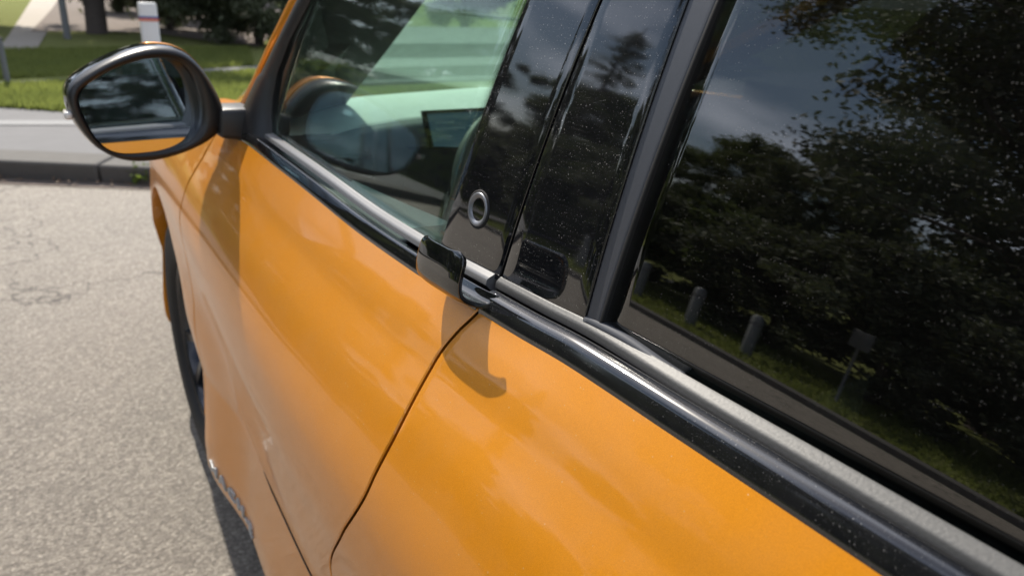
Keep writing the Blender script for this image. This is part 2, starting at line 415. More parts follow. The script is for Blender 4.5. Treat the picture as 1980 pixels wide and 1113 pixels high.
pc_f = patch('front_pillar_cover', lambda z: l_gap(z)+.0018, lambda z: l_pc0(z), lambda y: zg(y)-.002, ZT, M['pillar_black'], -.0016, .006, 40, 8, .0012)
pc_r = patch('rear_pillar_cover', l_pc1, lambda z: l_gap(z)-.0018, lambda y: zg(y)-.002, ZT, M['pillar_black'], -.0016, .006, 40, 8, .0012)
patch('pillar_seal', l_pc1, l_pc0, lambda y: zg(y)-.03, ZT, M['rubber'], .008, .03, 20, 4)
dv = patch('window_divider', lambda z: l_dv(z)+.0, lambda z: l_pc1(z)-.0016, lambda y: zg(y)-.002, ZT, M['grey_trim'], -.0026, .010, 40, 6, .002)
rw = patch('rear_window', lambda z: -.98, lambda z: l_dv(z)-.0006, zg, ZT, M['privacy_glass'], .0012, .004, 30, 40)
# dark rubber edge round the divider
patch('window_seal', lambda z: l_dv(z)-.0022, lambda z: l_dv(z)+.0006, lambda y: zg(y)-.002, ZT, M['rubber'], -.0030, .005, 40, 3, .0006)
patch('window_seal', lambda z: l_pc1(z)-.0020, lambda z: l_pc1(z)-.0002, lambda y: zg(y)-.002, ZT, M['pillar_black'], -.0042, .005, 40, 3, .0007)
# foot of the divider, running out along the glass base
Y0, Y1 = l_pc1(1.065)-.002, -.235
V = []; nfoot = 24
P = []
for k, (dx, hz) in enumerate(((-.0035, 0.), (-.0040, .35), (-.0036, .8), (-.0020, 1.), (.002, 1.))):
    r = []
    for i in range(nfoot):
        t = i/(nfoot-1); y = Y0+(Y1-Y0)*t; hh = .0048*(1-smooth01((t-.35)/.65))+.0002
        z = float(zb(y))+.0235 + hh*hz; r.append((float(G(y, z))+dx, y, z))
    P.append(r)
grid('divider_foot', P, M['grey_matte'], car, flip=False, solid=.002, offset=0)

# round push button on the pillar
bc = gl(928, 405); nrm = np.array([-1, 0, GA+GB*(bc[2]-1.055)]); nrm /= np.linalg.norm(nrm)
ty = np.array([0, 1, 0.]); tz = np.cross(nrm, ty); tz = tz if tz[2] > 0 else -tz
def lathe(name, prof, mat, parent, c, n=48, flip=False):
    P = [[c + nrm*h + r*(math.cos(2*math.pi*k/n)*ty + math.sin(2*math.pi*k/n)*tz) for k in range(n+1)] for r, h in prof]
    return grid(name, P, mat, parent, sharp=40, merge=True, flip=flip)
bt = lathe('unlock_button', [(0.01755, -.001), (0.01778, .0026), (0.01720, .0036), (0.01615, .0040), (0.01474, .0036), (0.01310, .0026), (0.01170, .0014), (0.01100, .0004)], M['satin_metal'], car, bc)
lathe('button_surround', [(0.02048, .0012), (0.02012, .0024), (0.01872, .0030), (0.01755, .0026)], M['rubber'], bt, bc)
lathe('button_face', [(0.01147, .0009), (0.01076, .0016), (0.00585, .0013), (0.00023, .0011)], M['black_plastic'], bt, bc)

# ------------------------------------------------------------------ pull hook at the rear top edge of the front door
prof = np.array([(.1085, 1.052), (.1040, 1.0460), (.0985, 1.0425), (.0920, 1.0430), (.0855, 1.0452), (.0795, 1.0480), (.0738, 1.0515), (.0695, 1.0560), (.0675, 1.0620), (.0675, 1.0700), (.0692, 1.0790), (.0716, 1.0880), (.0740, 1.0965)])
s_ = np.concatenate([[0], np.cumsum(np.linalg.norm(np.diff(prof, axis=0), axis=1))]); tot = s_[-1]
nu, nv = 30, 40; P = []
ya, yb = -.0125, .0725
for j in range(nv):
    v_ = tot*(j/(nv-1)); x = np.interp(v_, s_, prof[:, 0]); z = np.interp(v_, s_, prof[:, 1])
    rc = .0115; dt = tot - v_; ins = rc-math.sqrt(max(rc*rc-(rc-dt)**2, 0)) if dt < rc else 0
    fr = .0 + .010*smooth01((.03-v_)/.03)   # foot a little shorter at the front
    r = []
    for i in range(nu):
        t = i/(nu-1); a0, b0 = ya+ins+.004*(1-smooth01(v_/.03)) * -1, yb-ins-fr
        y = a0+(b0-a0)*t; bow = .0030*(2*t-1)**4
        r.append((x + bow, y, z + (float(zb(y))-1.0336)))
    P.append(r)
hk = grid('door_pull_hook', P, M['hook_black'], car)
md = hk.modifiers.new('thickness', 'SOLIDIFY'); md.thickness = .0052; md.offset = 0
md = hk.modifiers.new('bevel', 'BEVEL'); md.width = .0022; md.segments = 4; md.limit_method = 'ANGLE'; md.angle_limit = math.radians(50)

# ------------------------------------------------------------------ A pillar, its black window frame, inner trim, windscreen
def ribbon(name, pl, pr, mat, thick, dx=0., fn=G, parent=car, bevel=.0, n=24):
    """strip on the greenhouse surface between two lines given bottom to top"""
    A = [cast(fn, *p, .2, 4, 12000) for p in pl]; B = [cast(fn, *p, .2, 4, 12000) for p in pr]
    def res(Q):
        Q = np.array(Q); t = np.linspace(0, len(Q)-1, n); 
        R = np.stack([np.interp(t, range(len(Q)), Q[:, k]) for k in range(3)], 1)
        d = Q[-1]-Q[-2]; 
        while R[-1][2] < ZT+.02: R = np.vstack([R, R[-1]+d/np.linalg.norm(d)*.04])
        return R
    a_, b_ = res(A), res(B); k = min(len(a_), len(b_)); P = []
    for i in range(k):
        P.append([a_[i]+(b_[i]-a_[i])*t+np.array([dx - .35*abs(b_[i][1]-a_[i][1])*4*t*(1-t)*.4, 0, 0]) for t in np.linspace(0, 1, 7)])
    return grid(name, P, mat, parent, solid=thick, offset=-1, flip=False, bevel=bevel)
ribbon('front_pillar', [(458, 215), (490, 150), (520, 82), (560, 0)], [(470, 213), (504, 150), (536, 82), (578, 0)], M['paint'], .03, .0)
ribbon('pillar_seal', [(469, 213), (503, 150), (535, 82), (577, 0)], [(475, 213), (508, 150), (540, 82), (583, 0)], M['dusty_rubber'], .02, -.001)
fr_ = ribbon('window_frame', [(462, 290), (472, 225), (486, 190), (503, 150), (512, 140), (540, 82), (580, 0)], [(532, 290), (528, 225), (531, 190), (538, 150), (541, 140), (563, 82), (606, 0)], M['black_plastic'], .016, -.004, bevel=.002)
def slab(name, pts, mat, th, parent=car):
    """flat quad with real thickness th along its normal"""
    p = np.array(pts, float); n_ = np.cross(p[1]-p[0], p[3]-p[0]); n_ /= np.linalg.norm(n_)
    V = list(p)+list(p+n_*th); k = len(p)
    f = [tuple(range(k)), tuple(range(k, 2*k))[::-1]]+[(i, i+k, (i+1) % k+k, (i+1) % k) for i in range(k)]
    o = mesh(name, V, f, mat, parent, smooth=False)
    bm = bmesh.new(); bm.from_mesh(o.data); bmesh.ops.recalc_face_normals(bm, faces=bm.faces); bm.to_mesh(o.data); bm.free(); return o
slab('inner_pillar_trim', [ony(505, 250, 1.12), ony(648, 190, 1.22), ony(812, -40, .70), ony(585, -60, .66)], M['dash_dark'], .03)
slab('windscreen', [(.24, 1.46, 1.0), (1.58, 1.46, 1.0), (1.50, .40, 1.50), (.32, .40, 1.50)], M['windscreen_glass'], .005)
boxm('cowl', (.15, 1.05, .90), (1.67, 1.50, .985), M['black_plastic'], car)
slab('front_pillar', [(1.60, 1.46, .99), (1.66, 1.40, .99), (1.57, .38, 1.5), (1.51, .42, 1.5)], M['paint'], .04)
P = [[(1.82-float(G(y, z)), y, z) for y in np.linspace(-.98, .78-(z-1.05)*1.1, 10)] for z in np.linspace(1.06, ZT, 8)]
grid('right_window', P, M['privacy_glass'], car, solid=.004)
slab('rear_screen', [(.3, -2.2, 1.1), (1.52, -2.2, 1.1), (1.45, -1.9, 1.48), (.37, -1.9, 1.48)], M['privacy_glass'], .005)
# ------------------------------------------------------------------ cabin
def curve_band(pts_far, pts_near, n): pass
far = [onz(u, v, 1.03) for u, v in ((632, 196), (700, 186), (790, 179), (880, 172), (960, 167))]
near = [onz(u, v, 1.005) for u, v in ((640, 268), (690, 253), (760, 241), (840, 231), (930, 222))]
near = [np.array(p) for p in near]; far = [np.array(p) for p in far]
far.append(np.array([1.55, 1.42, 1.03])); near.append(np.array([1.55, 1.16, 1.005]))
far.insert(0, far[0]+[-.10, -.03, -.008]); near.insert(0, near[0]+[-.075, .04, -.004])
def resamp(Q, n):
    Q = np.array(Q); t = np.linspace(0, len(Q)-1, n); return np.stack([np.interp(t, range(len(Q)), Q[:, k]) for k in range(3)], 1)
fa, ne = resamp(far, 30), resamp(near, 30)
P = [[f_ + (n_-f_)*t + np.array([0, 0, .012*math.sin(math.pi*t)]) for f_, n_ in zip(fa, ne)] for t in np.linspace(0, 1, 8)]
grid('dashboard_top', P, M['dash_cream'], car, solid=.02, flip=True, bevel=.004)
P = [[n_+np.array([0, -dy, -dz]) for n_ in ne] for dy, dz in ((-.01, .012), (.012, .02), (.03, .06), (.02, .15), (-.03, .3), (-.05, .6))]
grid('dashboard_face', P, M['dash_dark'], car, solid=.02)
P = [[n_+np.array([0, -dy, -dz]) for n_ in ne] for dy, dz in ((.034, .085), (.038, .095))]
grid('dash_trim_line', P, M['satin_metal'], car, solid=.004)
sc0 = [ony(818, 214, .86), ony(960, 207, .86), ony(945, 292, .84), ony(832, 288, .84)]
scr = slab('instrument_screen', sc0, M['hook_black'], .012)
c_ = sum(sc0)/4; inner = [c_+(p-c_)*np.array([.90, 1, .84])+np.array([0, -.0035, 0]) for p in sc0]
slab('display', inner, M['screen'], -.002 if False else .002, scr)
for k_, (fx0, fx1, fz) in enumerate(((-.8, -.2, .45), (-.8, .1, .1), (-.8, -.35, -.3), (.25, .75, .2))):
    hx = (sc0[1]-sc0[0])/2; hz = (sc0[0]-sc0[3])/2
    pq = [c_+hx*fx0*.85+hz*(fz+.05), c_+hx*fx1*.85+hz*(fz+.05), c_+hx*fx1*.85+hz*(fz-.03), c_+hx*fx0*.85+hz*(fz-.03)]
    slab('display_bar', [p+np.array([0, -.0075, 0]) for p in pq], M['display_white'], .0006, scr)
# air vent and seam on the dashboard
vb = near[1]+np.array([.02, -.03, -.05])
boxm('air_vent', vb+[-.05, -.012, -.035], vb+[.06, .02, .02], M['rubber'], car, .006)
V, Fc = tube([p+np.array([0, .02, .0035]) for p in ne[2:]], .0022, 6); mesh('dash_seam', V, Fc, M['dash_dark'], car)
# steering wheel
sw_c = np.array([.62, .62, .93]); ax = np.array([0, -math.cos(.45), math.sin(.45)]); e1 = np.array([1., 0, 0]); e2_ = np.cross(ax, e1)
V, Fc = tube([sw_c+.185*(math.cos(t)*e1+math.sin(t)*e2_) for t in np.linspace(0, 2*math.pi, 49)], .0145, 12, False)
swo = mesh('steering_wheel', V, Fc, M['dash_dark'], car)
for an in (0, math.pi, -math.pi/2):
    V, Fc = tube([sw_c+ax*-.02, sw_c+.178*(math.cos(an)*e1+math.sin(an)*e2_)], [.03, .012], 8); mesh('spoke', V, Fc, M['satin_metal'], swo)
V, Fc = tube([sw_c+ax*.01, sw_c-ax*.05], [.06, .07], 20); mesh('hub', V, Fc, M['dash_dark'], swo)
V, Fc = tube([sw_c-ax*.05, sw_c-ax*.32], [.045, .05], 12); mesh('steering_column', V, Fc, M['dash_dark'], car)
# door cap: the ribbed inner sill behind the glass
ci = [onz(u, v, 1.035) for u, v in ((535, 278), (620, 318), (700, 356), (780, 392), (875, 432))]
ci = resamp(ci, 30); P = []
for k in range(15):
    t = k/14; P.append([(.136*(1-t)+ci[i][0]*t, ci[i][1]*t+(1-t)*ci[i][1], 1.022+.013*t - (.0025 if k % 2 else 0)) for i in range(30)])
P = np.array(P); ext0 = P[:, :1].copy(); ext0[..., 1] -= 0; 
grid('door_cap', P, M['door_cap'], car, solid=.004, flip=False)
cid = ci.copy()
P = [[(p[0]+dx, p[1], 1.035-dz) for p in ci] for dx, dz in ((0, 0), (.008, .006), (.012, .03), (.03, .2), (.02, .6))]
grid('door_lining', P, M['dash_dark'], car, solid=.006)
P = [[(.15+dx, y, z) for y in np.linspace(-1.0, ci[-1][1], 12)] for dx, z in ((0, 1.03), (.05, 1.03), (.06, .98), (.06, .4))]
grid('door_lining', P, M['dash_dark'], car, solid=.006)
P = [[(.14, y, z) for y in (ci[-1][1], .2, .5, .96)] for z in (.3, .6, 1.0)]
grid('door_lining', P, M['rubber'], car, solid=.006)
boxm('arm_rest', (.20, .15, .72), (.28, .7, .78), M['dash_dark'], car, .02)
def seat(x, y):
    s0 = boxm('seat', (x-.25, y-.25, .42), (x+.25, y+.27, .58), M['seat_fabric'], car, .06)
    b0 = boxm('backrest', (x-.24, y-.36, .5), (x+.24, y-.22, 1.16), M['seat_fabric'], s0, .06)
    h0 = boxm('head_rest', (x-.13, y-.36, 1.20), (x+.13, y-.26, 1.38), M['seat_fabric'], s0, .04)
P = [[(1.66, y, z) for y in np.linspace(-2.1, 1.0, 10)] for z in (.28, .7, 1.095)]
grid('door_lining', P, M['dash_dark'], car, solid=.01)
P = [[(x, -2.15+.02*z, z) for x in np.linspace(.15, 1.66, 6)] for z in (.28, .7, 1.12)]
grid('tail_lining', P, M['dash_dark'], car, solid=.01)
seat(.52, -.05); seat(1.3, -.05); seat(.52, -1.05); seat(1.3, -1.05)

# ------------------------------------------------------------------ wheel
def wheel(cx, cy, sgn):
    e = bpy.data.objects.new('wheel', None); C.objects.link(e); e.parent = car; e.location = (cx, cy, .36)
    n = 72; prof = [(.235, .0), (.245, -.012), (.30, -.016), (.335, -.010), (.352, .006), (.360, .03), (.360, .20), (.345, .23), (.24, .235)]
    V = [[((x)*sgn, r*math.sin(2*math.pi*k/n), r*math.cos(2*math.pi*k/n)) for k in range(n+1)] for r, x in prof]
    t = grid('tyre', V, M['tyre_rubber'], e, merge=True, flip=sgn < 0)
    V, Fc = [], []
    prof2 = [(.238, .002), (.232, .0), (.224, .012), (.218, .05), (.21, .12)]
    V = [[(x*sgn, r*math.sin(2*math.pi*k/n), r*math.cos(2*math.pi*k/n)) for k in range(n+1)] for r, x in prof2]
    grid('rim', V, M['rim_alloy'], e, merge=True, flip=sgn < 0, solid=.004)
    V, Fc = [], []
    for k in range(10):
        a_ = 2*math.pi*k/10; w0, w1 = .07, .035
        q = []
        for r, ww, x in ((.03, .20, .025), (.225, .07, .010)):
            for s in (-1, 1):
                for dd in (0, .02): q.append(((x+dd)*sgn, r*math.sin(a_+s*ww*(.6 if r < .1 else 1)), r*math.cos(a_+s*ww*(.6 if r < .1 else 1))))
        b = len(V); V += q; Fc += [(b, b+2, b+6, b+4), (b+1, b+5, b+7, b+3), (b, b+4, b+5, b+1), (b+2, b+3, b+7, b+6)]
    mesh('spokes', V, Fc, M['rim_alloy'], e, smooth=False)
    V, Fc = tube([(.0*sgn+.015*sgn, 0, 0), (.06*sgn, 0, 0)], [.035, .05], 20); mesh('hub_cap', V, Fc, M['rim_alloy'], e)
    V, Fc = tube([(.09*sgn, 0, 0), (.11*sgn, 0, 0)], [.17, .17], 40); mesh('brake_disc', V, Fc, M['satin_metal'], e)
wheel(.070, 1.40, 1); wheel(1.772, 1.40, -1); wheel(.02, -1.58, 1); wheel(1.80, -1.58, -1)
for cy, y0 in ((1.40, 0), (-1.58, 0)):   # dark wheel-well liner
    for sg in (0, 1):
        P = [[((x if not sg else 1.82-x), cy+.43*math.cos(t), .36+.43*math.sin(t)) for t in np.linspace(-.3, math.pi+.3, 30)] for x in (.10, .30)]
        grid('wheel_liner', P, M['rubber'], car, solid=.006)
        P = [[((.30 if not sg else 1.52), cy+r*math.cos(t), .36+r*math.sin(t)) for t in np.linspace(-.3, math.pi+.3, 30)] for r in (.02, .43)]
        grid('wheel_liner', P, M['rubber'], car, solid=.006)

# ------------------------------------------------------------------ side badge: raised chrome letters low on the front door
by, bz = .915, .295
for i, ch in enumerate('MACH-E'):
    cu = bpy.data.curves.new('letter', 'FONT'); cu.body = ch; cu.size = .056; cu.extrude = .0022; cu.bevel_depth = .0007; cu.offset = .0012
    tmp = bpy.data.objects.new('tmp', cu); C.objects.link(tmp); bpy.context.view_layer.update()
    me = bpy.data.meshes.new_from_object(tmp.evaluated_get(bpy.context.evaluated_depsgraph_get())); bpy.data.objects.remove(tmp)
    xsz = max(v.co.x for v in me.vertices)
    nx = np.array([v.co[:] for v in me.vertices])
    Yv = by - nx[:, 0]*1.05; Zv = bz + nx[:, 1]*.62
    Xv = S(Yv, Zv) - .0015 - nx[:, 2]
    me.vertices.foreach_set('co', np.stack([Xv, Yv, Zv], 1).ravel().astype(np.float32)); me.materials.clear(); me.materials.append(M['badge_metal']); me.update()
    if i == 0:
        bd = bpy.data.objects.new('badge', None); C.objects.link(bd); bd.parent = car
    ob = bpy.data.objects.new('letter', me); C.objects.link(ob); ob.parent = bd
    by -= xsz*1.05+.010

# ------------------------------------------------------------------ door mirror
MY = .80
_ma, _mb = math.radians(22), math.radians(4.3); mn = np.array([math.sin(_ma)*math.cos(_mb), -math.cos(_ma)*math.cos(_mb), math.sin(_mb)]); mn /= np.linalg.norm(mn)
MIRN = mn
def smoothloop(pts, n=96, it=2):
    P = np.array(pts, float)
    for _ in range(it):
        Q = np.roll(P, -1, 0); P = np.stack([.75*P+.25*Q, .25*P+.75*Q], 1).reshape(-1, P.shape[1])
    Q = np.vstack([P, P[:1]]); s = np.concatenate([[0], np.cumsum(np.linalg.norm(np.diff(Q, axis=0), axis=1))])
    t = np.linspace(0, s[-1], n+1)[:-1]; return np.stack([np.interp(t, s, Q[:, k]) for k in range(P.shape[1])], 1)
outl = smoothloop([(130, 186), (140, 160), (200, 122), (262, 97), (310, 91), (356, 100), (390, 130), (416, 170), (432, 205), (436, 240), (420, 262), (396, 280), (350, 300), (300, 313), (240, 314), (190, 291), (158, 255), (139, 222)])
inl = smoothloop([(150, 190), (160, 168), (212, 136), (268, 116), (315, 110), (352, 117), (376, 142), (388, 178), (394, 215), (390, 250), (370, 274), (330, 290), (270, 297), (222, 296), (190, 276), (168, 240), (155, 212)])
def start(Lp):
    k = np.argmin(Lp[:, 0]); return np.roll(Lp, -k, 0)
outl, inl = start(outl), start(inl)
HT = math.tan(math.radians(15))
def onm(u, v):
    d = ray(u, v); n_ = np.array([HT, -1., 0]); c_ = np.array([-.055, MY, 1.1]); return CAM + ((c_-CAM)@n_)/(d@n_)*d
O = np.array([onm(u, v) for u, v in outl]); I = np.array([onm(u, v) for u, v in inl])
cO = O.mean(0)
def ring(base, sc, dy, dz=0, dxx=0): return np.array([cO + (p-cO)*np.array([sc, 1, sc]) + np.array([dxx, dy, dz]) for p in base])
mi_e = bpy.data.objects.new('side_mirror', None); C.objects.link(mi_e); mi_e.parent = car
lo_ = np.array([p + (cO-p)*.0 for p in I])
rings = [ring(I, .975, .022), ring(I, .985, .010), ring(I, 1.0, .0015), I + (O-I)*.25 + [0, -.0035, 0], I + (O-I)*.55 + [0, -.0045, 0], I + (O-I)*.82 + [0, -.001, 0], O + [0, .006, 0], ring(O, 1.012, .018)]
P = np.array([np.vstack([r, r[:1]]) for r in rings]); grid('mirror_bezel', P, M['mirror_shell'], mi_e, merge=True)
rings = [ring(O, 1.008, .0185), ring(O, 1.03, .032), ring(O, 1.035, .055), ring(O, .99, .085), ring(O, .86, .115), ring(O, .6, .137), ring(O, .3, .147), ring(O, .02, .15)]
P = np.array([np.vstack([r, r[:1]]) for r in rings]); grid('mirror_cap', P, M['hook_black'], mi_e, merge=True)
rings = [ring(O, 1.040, .040), ring(O, 1.045, .056), ring(O, 1.0, .088), ring(O, .90, .112)]
P = np.array([r[22:60] for r in rings]) ; P = P[:, :]
grid('mirror_cap', P, M['paint'], mi_e, solid=.003)
gc = cO + np.array([0, .008, 0])
# reflecting glass, a plate tilted towards the driver inside the bezel
gi = []
for p in ring(I, 1.0, .009):
    d = p-CAM; n2 = np.array([0, -1, 0]) ; gi.append(p)
gi = np.array(gi); cg = gi.mean(0)
MT = Matrix.Identity(3)
V = [cg + (p-cg)*.995 for p in gi]
mg = mesh('mirror_glass', V + [p+np.array([0, .004, 0]) for p in V], [tuple(range(len(V)))[::-1], tuple(range(len(V), 2*len(V)))] + [(i, (i+1) % len(V), (i+1) % len(V)+len(V), i+len(V)) for i in range(len(V))], M['mirror_glass'], mi_e, smooth=False)
def tilt_glass(nw, y_in):
    """lay the plate in the plane with normal nw, keeping each corner on the bezel in x and z"""
    co_ = np.array([v.co[:] for v in mg.data.vertices]); k = len(gi)
    for i in range(k):
        x, z = co_[i, 0], co_[i, 2]; y = cg[1]+y_in - (nw[0]*(x-cg[0])+nw[2]*(z-cg[2]))/nw[1]
        co_[i, 1] = y; co_[i+k] = (x, y+.004, z)
    mg.data.vertices.foreach_set('co', co_.ravel().astype(np.float32)); mg.data.update()
tilt_glass(MIRN, .0)
ls = boxm('turn_signal', (-.004, -.004, -.006), (.008, .03, .006), M['lens'], mi_e, .004); ls.location = onm(131, 227)+np.array([0, .012, 0])
# arm and door foot of the mirror
p00, p10 = ony(425, 212, MY+.02), ony(478, 211, MY+.02); p01, p11 = ony(425, 268, MY+.02), ony(486, 278, MY+.02)
V = []
for y, k in ((0, 0), (.10, 1)):
    for p in (p00, p10+[.02, 0, 0], p11+[.02, 0, 0], p01): V.append(p+np.array([.0, y, (-.004 if k else 0)]))
arm = mesh('mirror_arm', V, [(0, 1, 2, 3), (7, 6, 5, 4), (0, 4, 5, 1), (1, 5, 6, 2), (2, 6, 7, 3), (3, 7, 4, 0)], M['black_plastic'], mi_e)
md = arm.modifiers.new('bevel', 'BEVEL'); md.width = .009; md.segments = 3

# ------------------------------------------------------------------ ground and the ways ahead of the car
a = N('asphalt'); co = a.co(kind='Object')
wv_ = a.n('VectorMath', p_operation='MULTIPLY_ADD', i0=a.n('TexNoise', Vector=co, Scale=90.0, Detail=3).outputs['Color'], i1=(.012, .012, .012), i2=co).outputs[0]
v1 = a.n('TexVoronoi', Vector=wv_, Scale=110.0); v2 = a.n('TexVoronoi', Vector=wv_, Scale=240.0)
c1 = a.n('SeparateColor', Color=v1.outputs['Color']).outputs[0]; c2 = a.n('SeparateColor', Color=v2.outputs['Color']).outputs[0]
big = a.noise(co, .7, 4, .6); mid = a.noise(co, 5, 5, .65); patch = a.noise(co, 2.2, 5, .6, .6)
stone = a.math('ADD', a.math('MULTIPLY', c1, .6), a.math('MULTIPLY', c2, .4))
col = a.ramp(stone, [(.0, (.15, .128, .105)), (.45, (.34, .30, .25)), (.8, (.52, .46, .385)), (1., (.80, .72, .61))])
col = a.mix(.22, col, a.ramp(mid, [(.3, (.25, .22, .185)), (.7, (.44, .385, .325))]))
col = a.mix(a.ramp(v1.outputs['Distance'], [(.42, 0.), (.72, .35)]), col, (.085, .075, .065))
col = a.mix(a.ramp(big, [(.35, 0.), (.7, .3)]), col, (.33, .30, .26))
col = a.mix(a.ramp(patch, [(.58, 0.), (.70, .2)]), col, (.13, .115, .10))
ck = a.n('TexVoronoi', Vector=a.n('VectorMath', p_operation='ADD', i0=co, i1=a.n('TexNoise', Vector=co, Scale=3.0, Detail=4).outputs['Color']).outputs[0], Scale=.55, p_feature='DISTANCE_TO_EDGE')
crk = a.ramp(ck.outputs['Distance'], [(.0, 1.), (.006, 0.)])
col = a.mix(a.math('MULTIPLY', crk, .8), col, (.04, .035, .03))
hh = a.math('SUBTRACT', a.math('SUBTRACT', a.math('MULTIPLY', mid, .6), v1.outputs['Distance']), a.math('MULTIPLY', crk, .6))
fine = a.noise(co, 75, 7, .75); hh = a.math('ADD', a.math('MULTIPLY', fine, 2.4), a.math('MULTIPLY', hh, .35))
M['asphalt'] = a.surf(a.bsdf(Base_Color=col, Roughness=.55, Normal=a.bump(hh, 1.0, .008), Specular_IOR_Level=.55))
simple('concrete_walk', (.135, .134, .137), .85, nscale=5, namp=.18, bump=.2)
simple('concrete_pale', (.24, .24, .24), .85, nscale=7, namp=.12, bump=.2)
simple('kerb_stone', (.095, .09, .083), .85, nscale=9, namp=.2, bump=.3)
simple('path_concrete', (.34, .30, .25), .85, nscale=3, namp=.15, bump=.2)
simple('soil', (.15, .12, .10), .95, nscale=11, namp=.45, bump=.6)
a = N('grass_ground'); co = a.co(); f1 = a.noise(co, 1.3, 5, .6); f2 = a.noise(co, 40, 4, .7)
M['grass_ground'] = a.surf(a.bsdf(Base_Color=a.mix(a.math('MULTIPLY', a.math('ADD', f1, f2), .5), (.14, .155, .05), (.21, .225, .08)), Roughness=1., Specular_IOR_Level=.05, Normal=a.bump(f2, .7, .03)))
def foliage(name, c0, c1, tr=.35, sc=1.5, rough=.6):
    a = N(name); co = a.co(); f = a.noise(co, sc, 3, .6); oi = a.n('ObjectInfo')
    col = a.mix(a.ramp(f, [(.3, 0.), (.7, 1.)]), c0, c1)
    p = a.bsdf(Base_Color=col, Roughness=rough, Specular_IOR_Level=.25)
    t = a.n('BsdfTranslucent', Color=a.mix(.3, col, (.20, .26, .03))).outputs[0]
    M[name] = a.surf(a.n('MixShader', i0=tr, i1=p, i2=t).outputs[0])
foliage('grass_blade', (.19, .22, .07), (.28, .31, .09), .55, 2)
foliage('leaf_dark', (.075, .082, .055), (.105, .12, .07), .25, .8)
foliage('leaf_mid', (.06, .08, .035), (.10, .13, .045), .35, .8)
foliage('leaf_light', (.09, .14, .03), (.17, .22, .05), .5, 2.5)
foliage('leaf_silver', (.20, .22, .14), (.30, .30, .2), .3, 2.5)
foliage('leaf_pine', (.045, .05, .03), (.07, .08, .045), .18, .7)
simple('bark', (.075, .06, .05), .9, nscale=14, namp=.4, bump=.8)

def sheet(name, pts, z, mat, kind='structure', lab=None, cat=None, sub=0):
    o = mesh(name, [(p[0], p[1], z) for p in pts], [tuple(range(len(pts)))], mat, smooth=False)
    bm = bmesh.new(); bm.from_mesh(o.data); bm.normal_update()
    if bm.faces[:][0].normal.z < 0: bmesh.ops.reverse_faces(bm, faces=bm.faces[:])
    bm.to_mesh(o.data); bm.free()
    o['kind'] = kind; return o
sheet('ground', [(-300, -300), (300, -300), (300, 300), (-300, 300)], -.03, M['grass_ground'])
KD = np.array([.79, -.61]);                      # run of the kerb ahead (left to right)
kb0 = onz(0, 346)[:2]; kb1 = onz(290, 358)[:2]; KD = (kb1-kb0)/np.linalg.norm(kb1-kb0); KN = np.array([-KD[1], KD[0]])
kerbL = kb0 - KD*6.2; kerbR = kb0 + KD*9
sheet('asphalt_lot', [(-4.35, -25), (25, -25), (25, 9), (-4.35, 9)], 0, M['asphalt'])
def strip(name, a0, a1, b0, b1, z0, z1, mat, kind='structure', round_=0):
    """raised strip: quad between pixel-free ground points a0-a1 (near) and b0-b1 (far)"""
    q = [np.array([*p[:2]]) for p in (a0, a1, b1, b0)]
    V = [(*p, z0) for p in q]+[(*p, z1) for p in q]
    o = mesh(name, V, [(3, 2, 1, 0), (4, 5, 6, 7), (0, 1, 5, 4), (1, 2, 6, 5), (2, 3, 7, 6), (3, 0, 4, 7)], mat, smooth=False)
    if round_:
        md = o.modifiers.new('bevel', 'BEVEL'); md.width = round_; md.segments = 3
    o['kind'] = kind; return o
K = lambda t, n_: kb0 + KD*t + KN*n_
# kerb stones, one by one
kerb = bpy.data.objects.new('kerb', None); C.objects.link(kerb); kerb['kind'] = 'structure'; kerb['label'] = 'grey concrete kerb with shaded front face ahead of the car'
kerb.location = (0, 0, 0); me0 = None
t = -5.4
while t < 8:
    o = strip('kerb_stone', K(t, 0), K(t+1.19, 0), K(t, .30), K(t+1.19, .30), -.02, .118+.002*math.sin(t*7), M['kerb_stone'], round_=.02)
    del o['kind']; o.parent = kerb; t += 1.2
w0 = onz(0, 243, .115); w1 = onz(400, 243, .115)
zt = .112
f0, f1 = onz(0, 208, zt), onz(240, 226, zt); fd = (f1-f0)[:2]; fd /= np.linalg.norm(fd)
F0, F1 = f0[:2]-fd*5, f0[:2]+fd*2.0
sheet('pavement', [K(-5.4, .30), K(9, .30), K(9, 2.6), K(-5.4, 3.4)], zt, M['concrete_walk'])
g0, g1 = onz(0, 243, zt), onz(330, 243, zt); gd = (g1-g0)[:2]/np.linalg.norm((g1-g0)[:2])
h0 = onz(0, 234, zt); 
sheet('pale_joint_strip', [g0[:2]-gd*4, g0[:2]+gd*7, h0[:2]+gd*7.3, h0[:2]-gd*4], zt+.006, M['concrete_pale'])
# verge, narrow path, lawn
p0, p1 = onz(0, 169, zt), onz(140, 162, zt); pr = onz(490, 138, zt)
q0, q1 = onz(0, 159, zt), onz(140, 153, zt); qr = onz(490, 129, zt)
fL = f0[:2]-fd*6; fR = f0[:2]+fd*8
sheet('verge', [fL, f0[:2], f1[:2], fR, pr[:2]+(8, 3.6), (40, 80), (-60, 80), (-60, fL[1])], zt+.004, M['grass_ground'])
sheet('narrow_path', [p0[:2]-(p1-p0)[:2]*12, p0[:2], p1[:2], pr[:2], pr[:2]+(pr-p1)[:2]*4, qr[:2]+(qr-q1)[:2]*4, qr[:2], q1[:2], q0[:2], q0[:2]-(q1-q0)[:2]*12], zt+.010, M['concrete_walk'])
wp = [(-40, 150), (20, 150), (62, 112), (90, 66), (112, 0), (122, -60), (85, -60), (62, 0), (20, 66), (-12, 110)]
sheet('footpath', [onz(u, v, zt)[:2] for u, v in wp], zt+.014, M['path_concrete'])
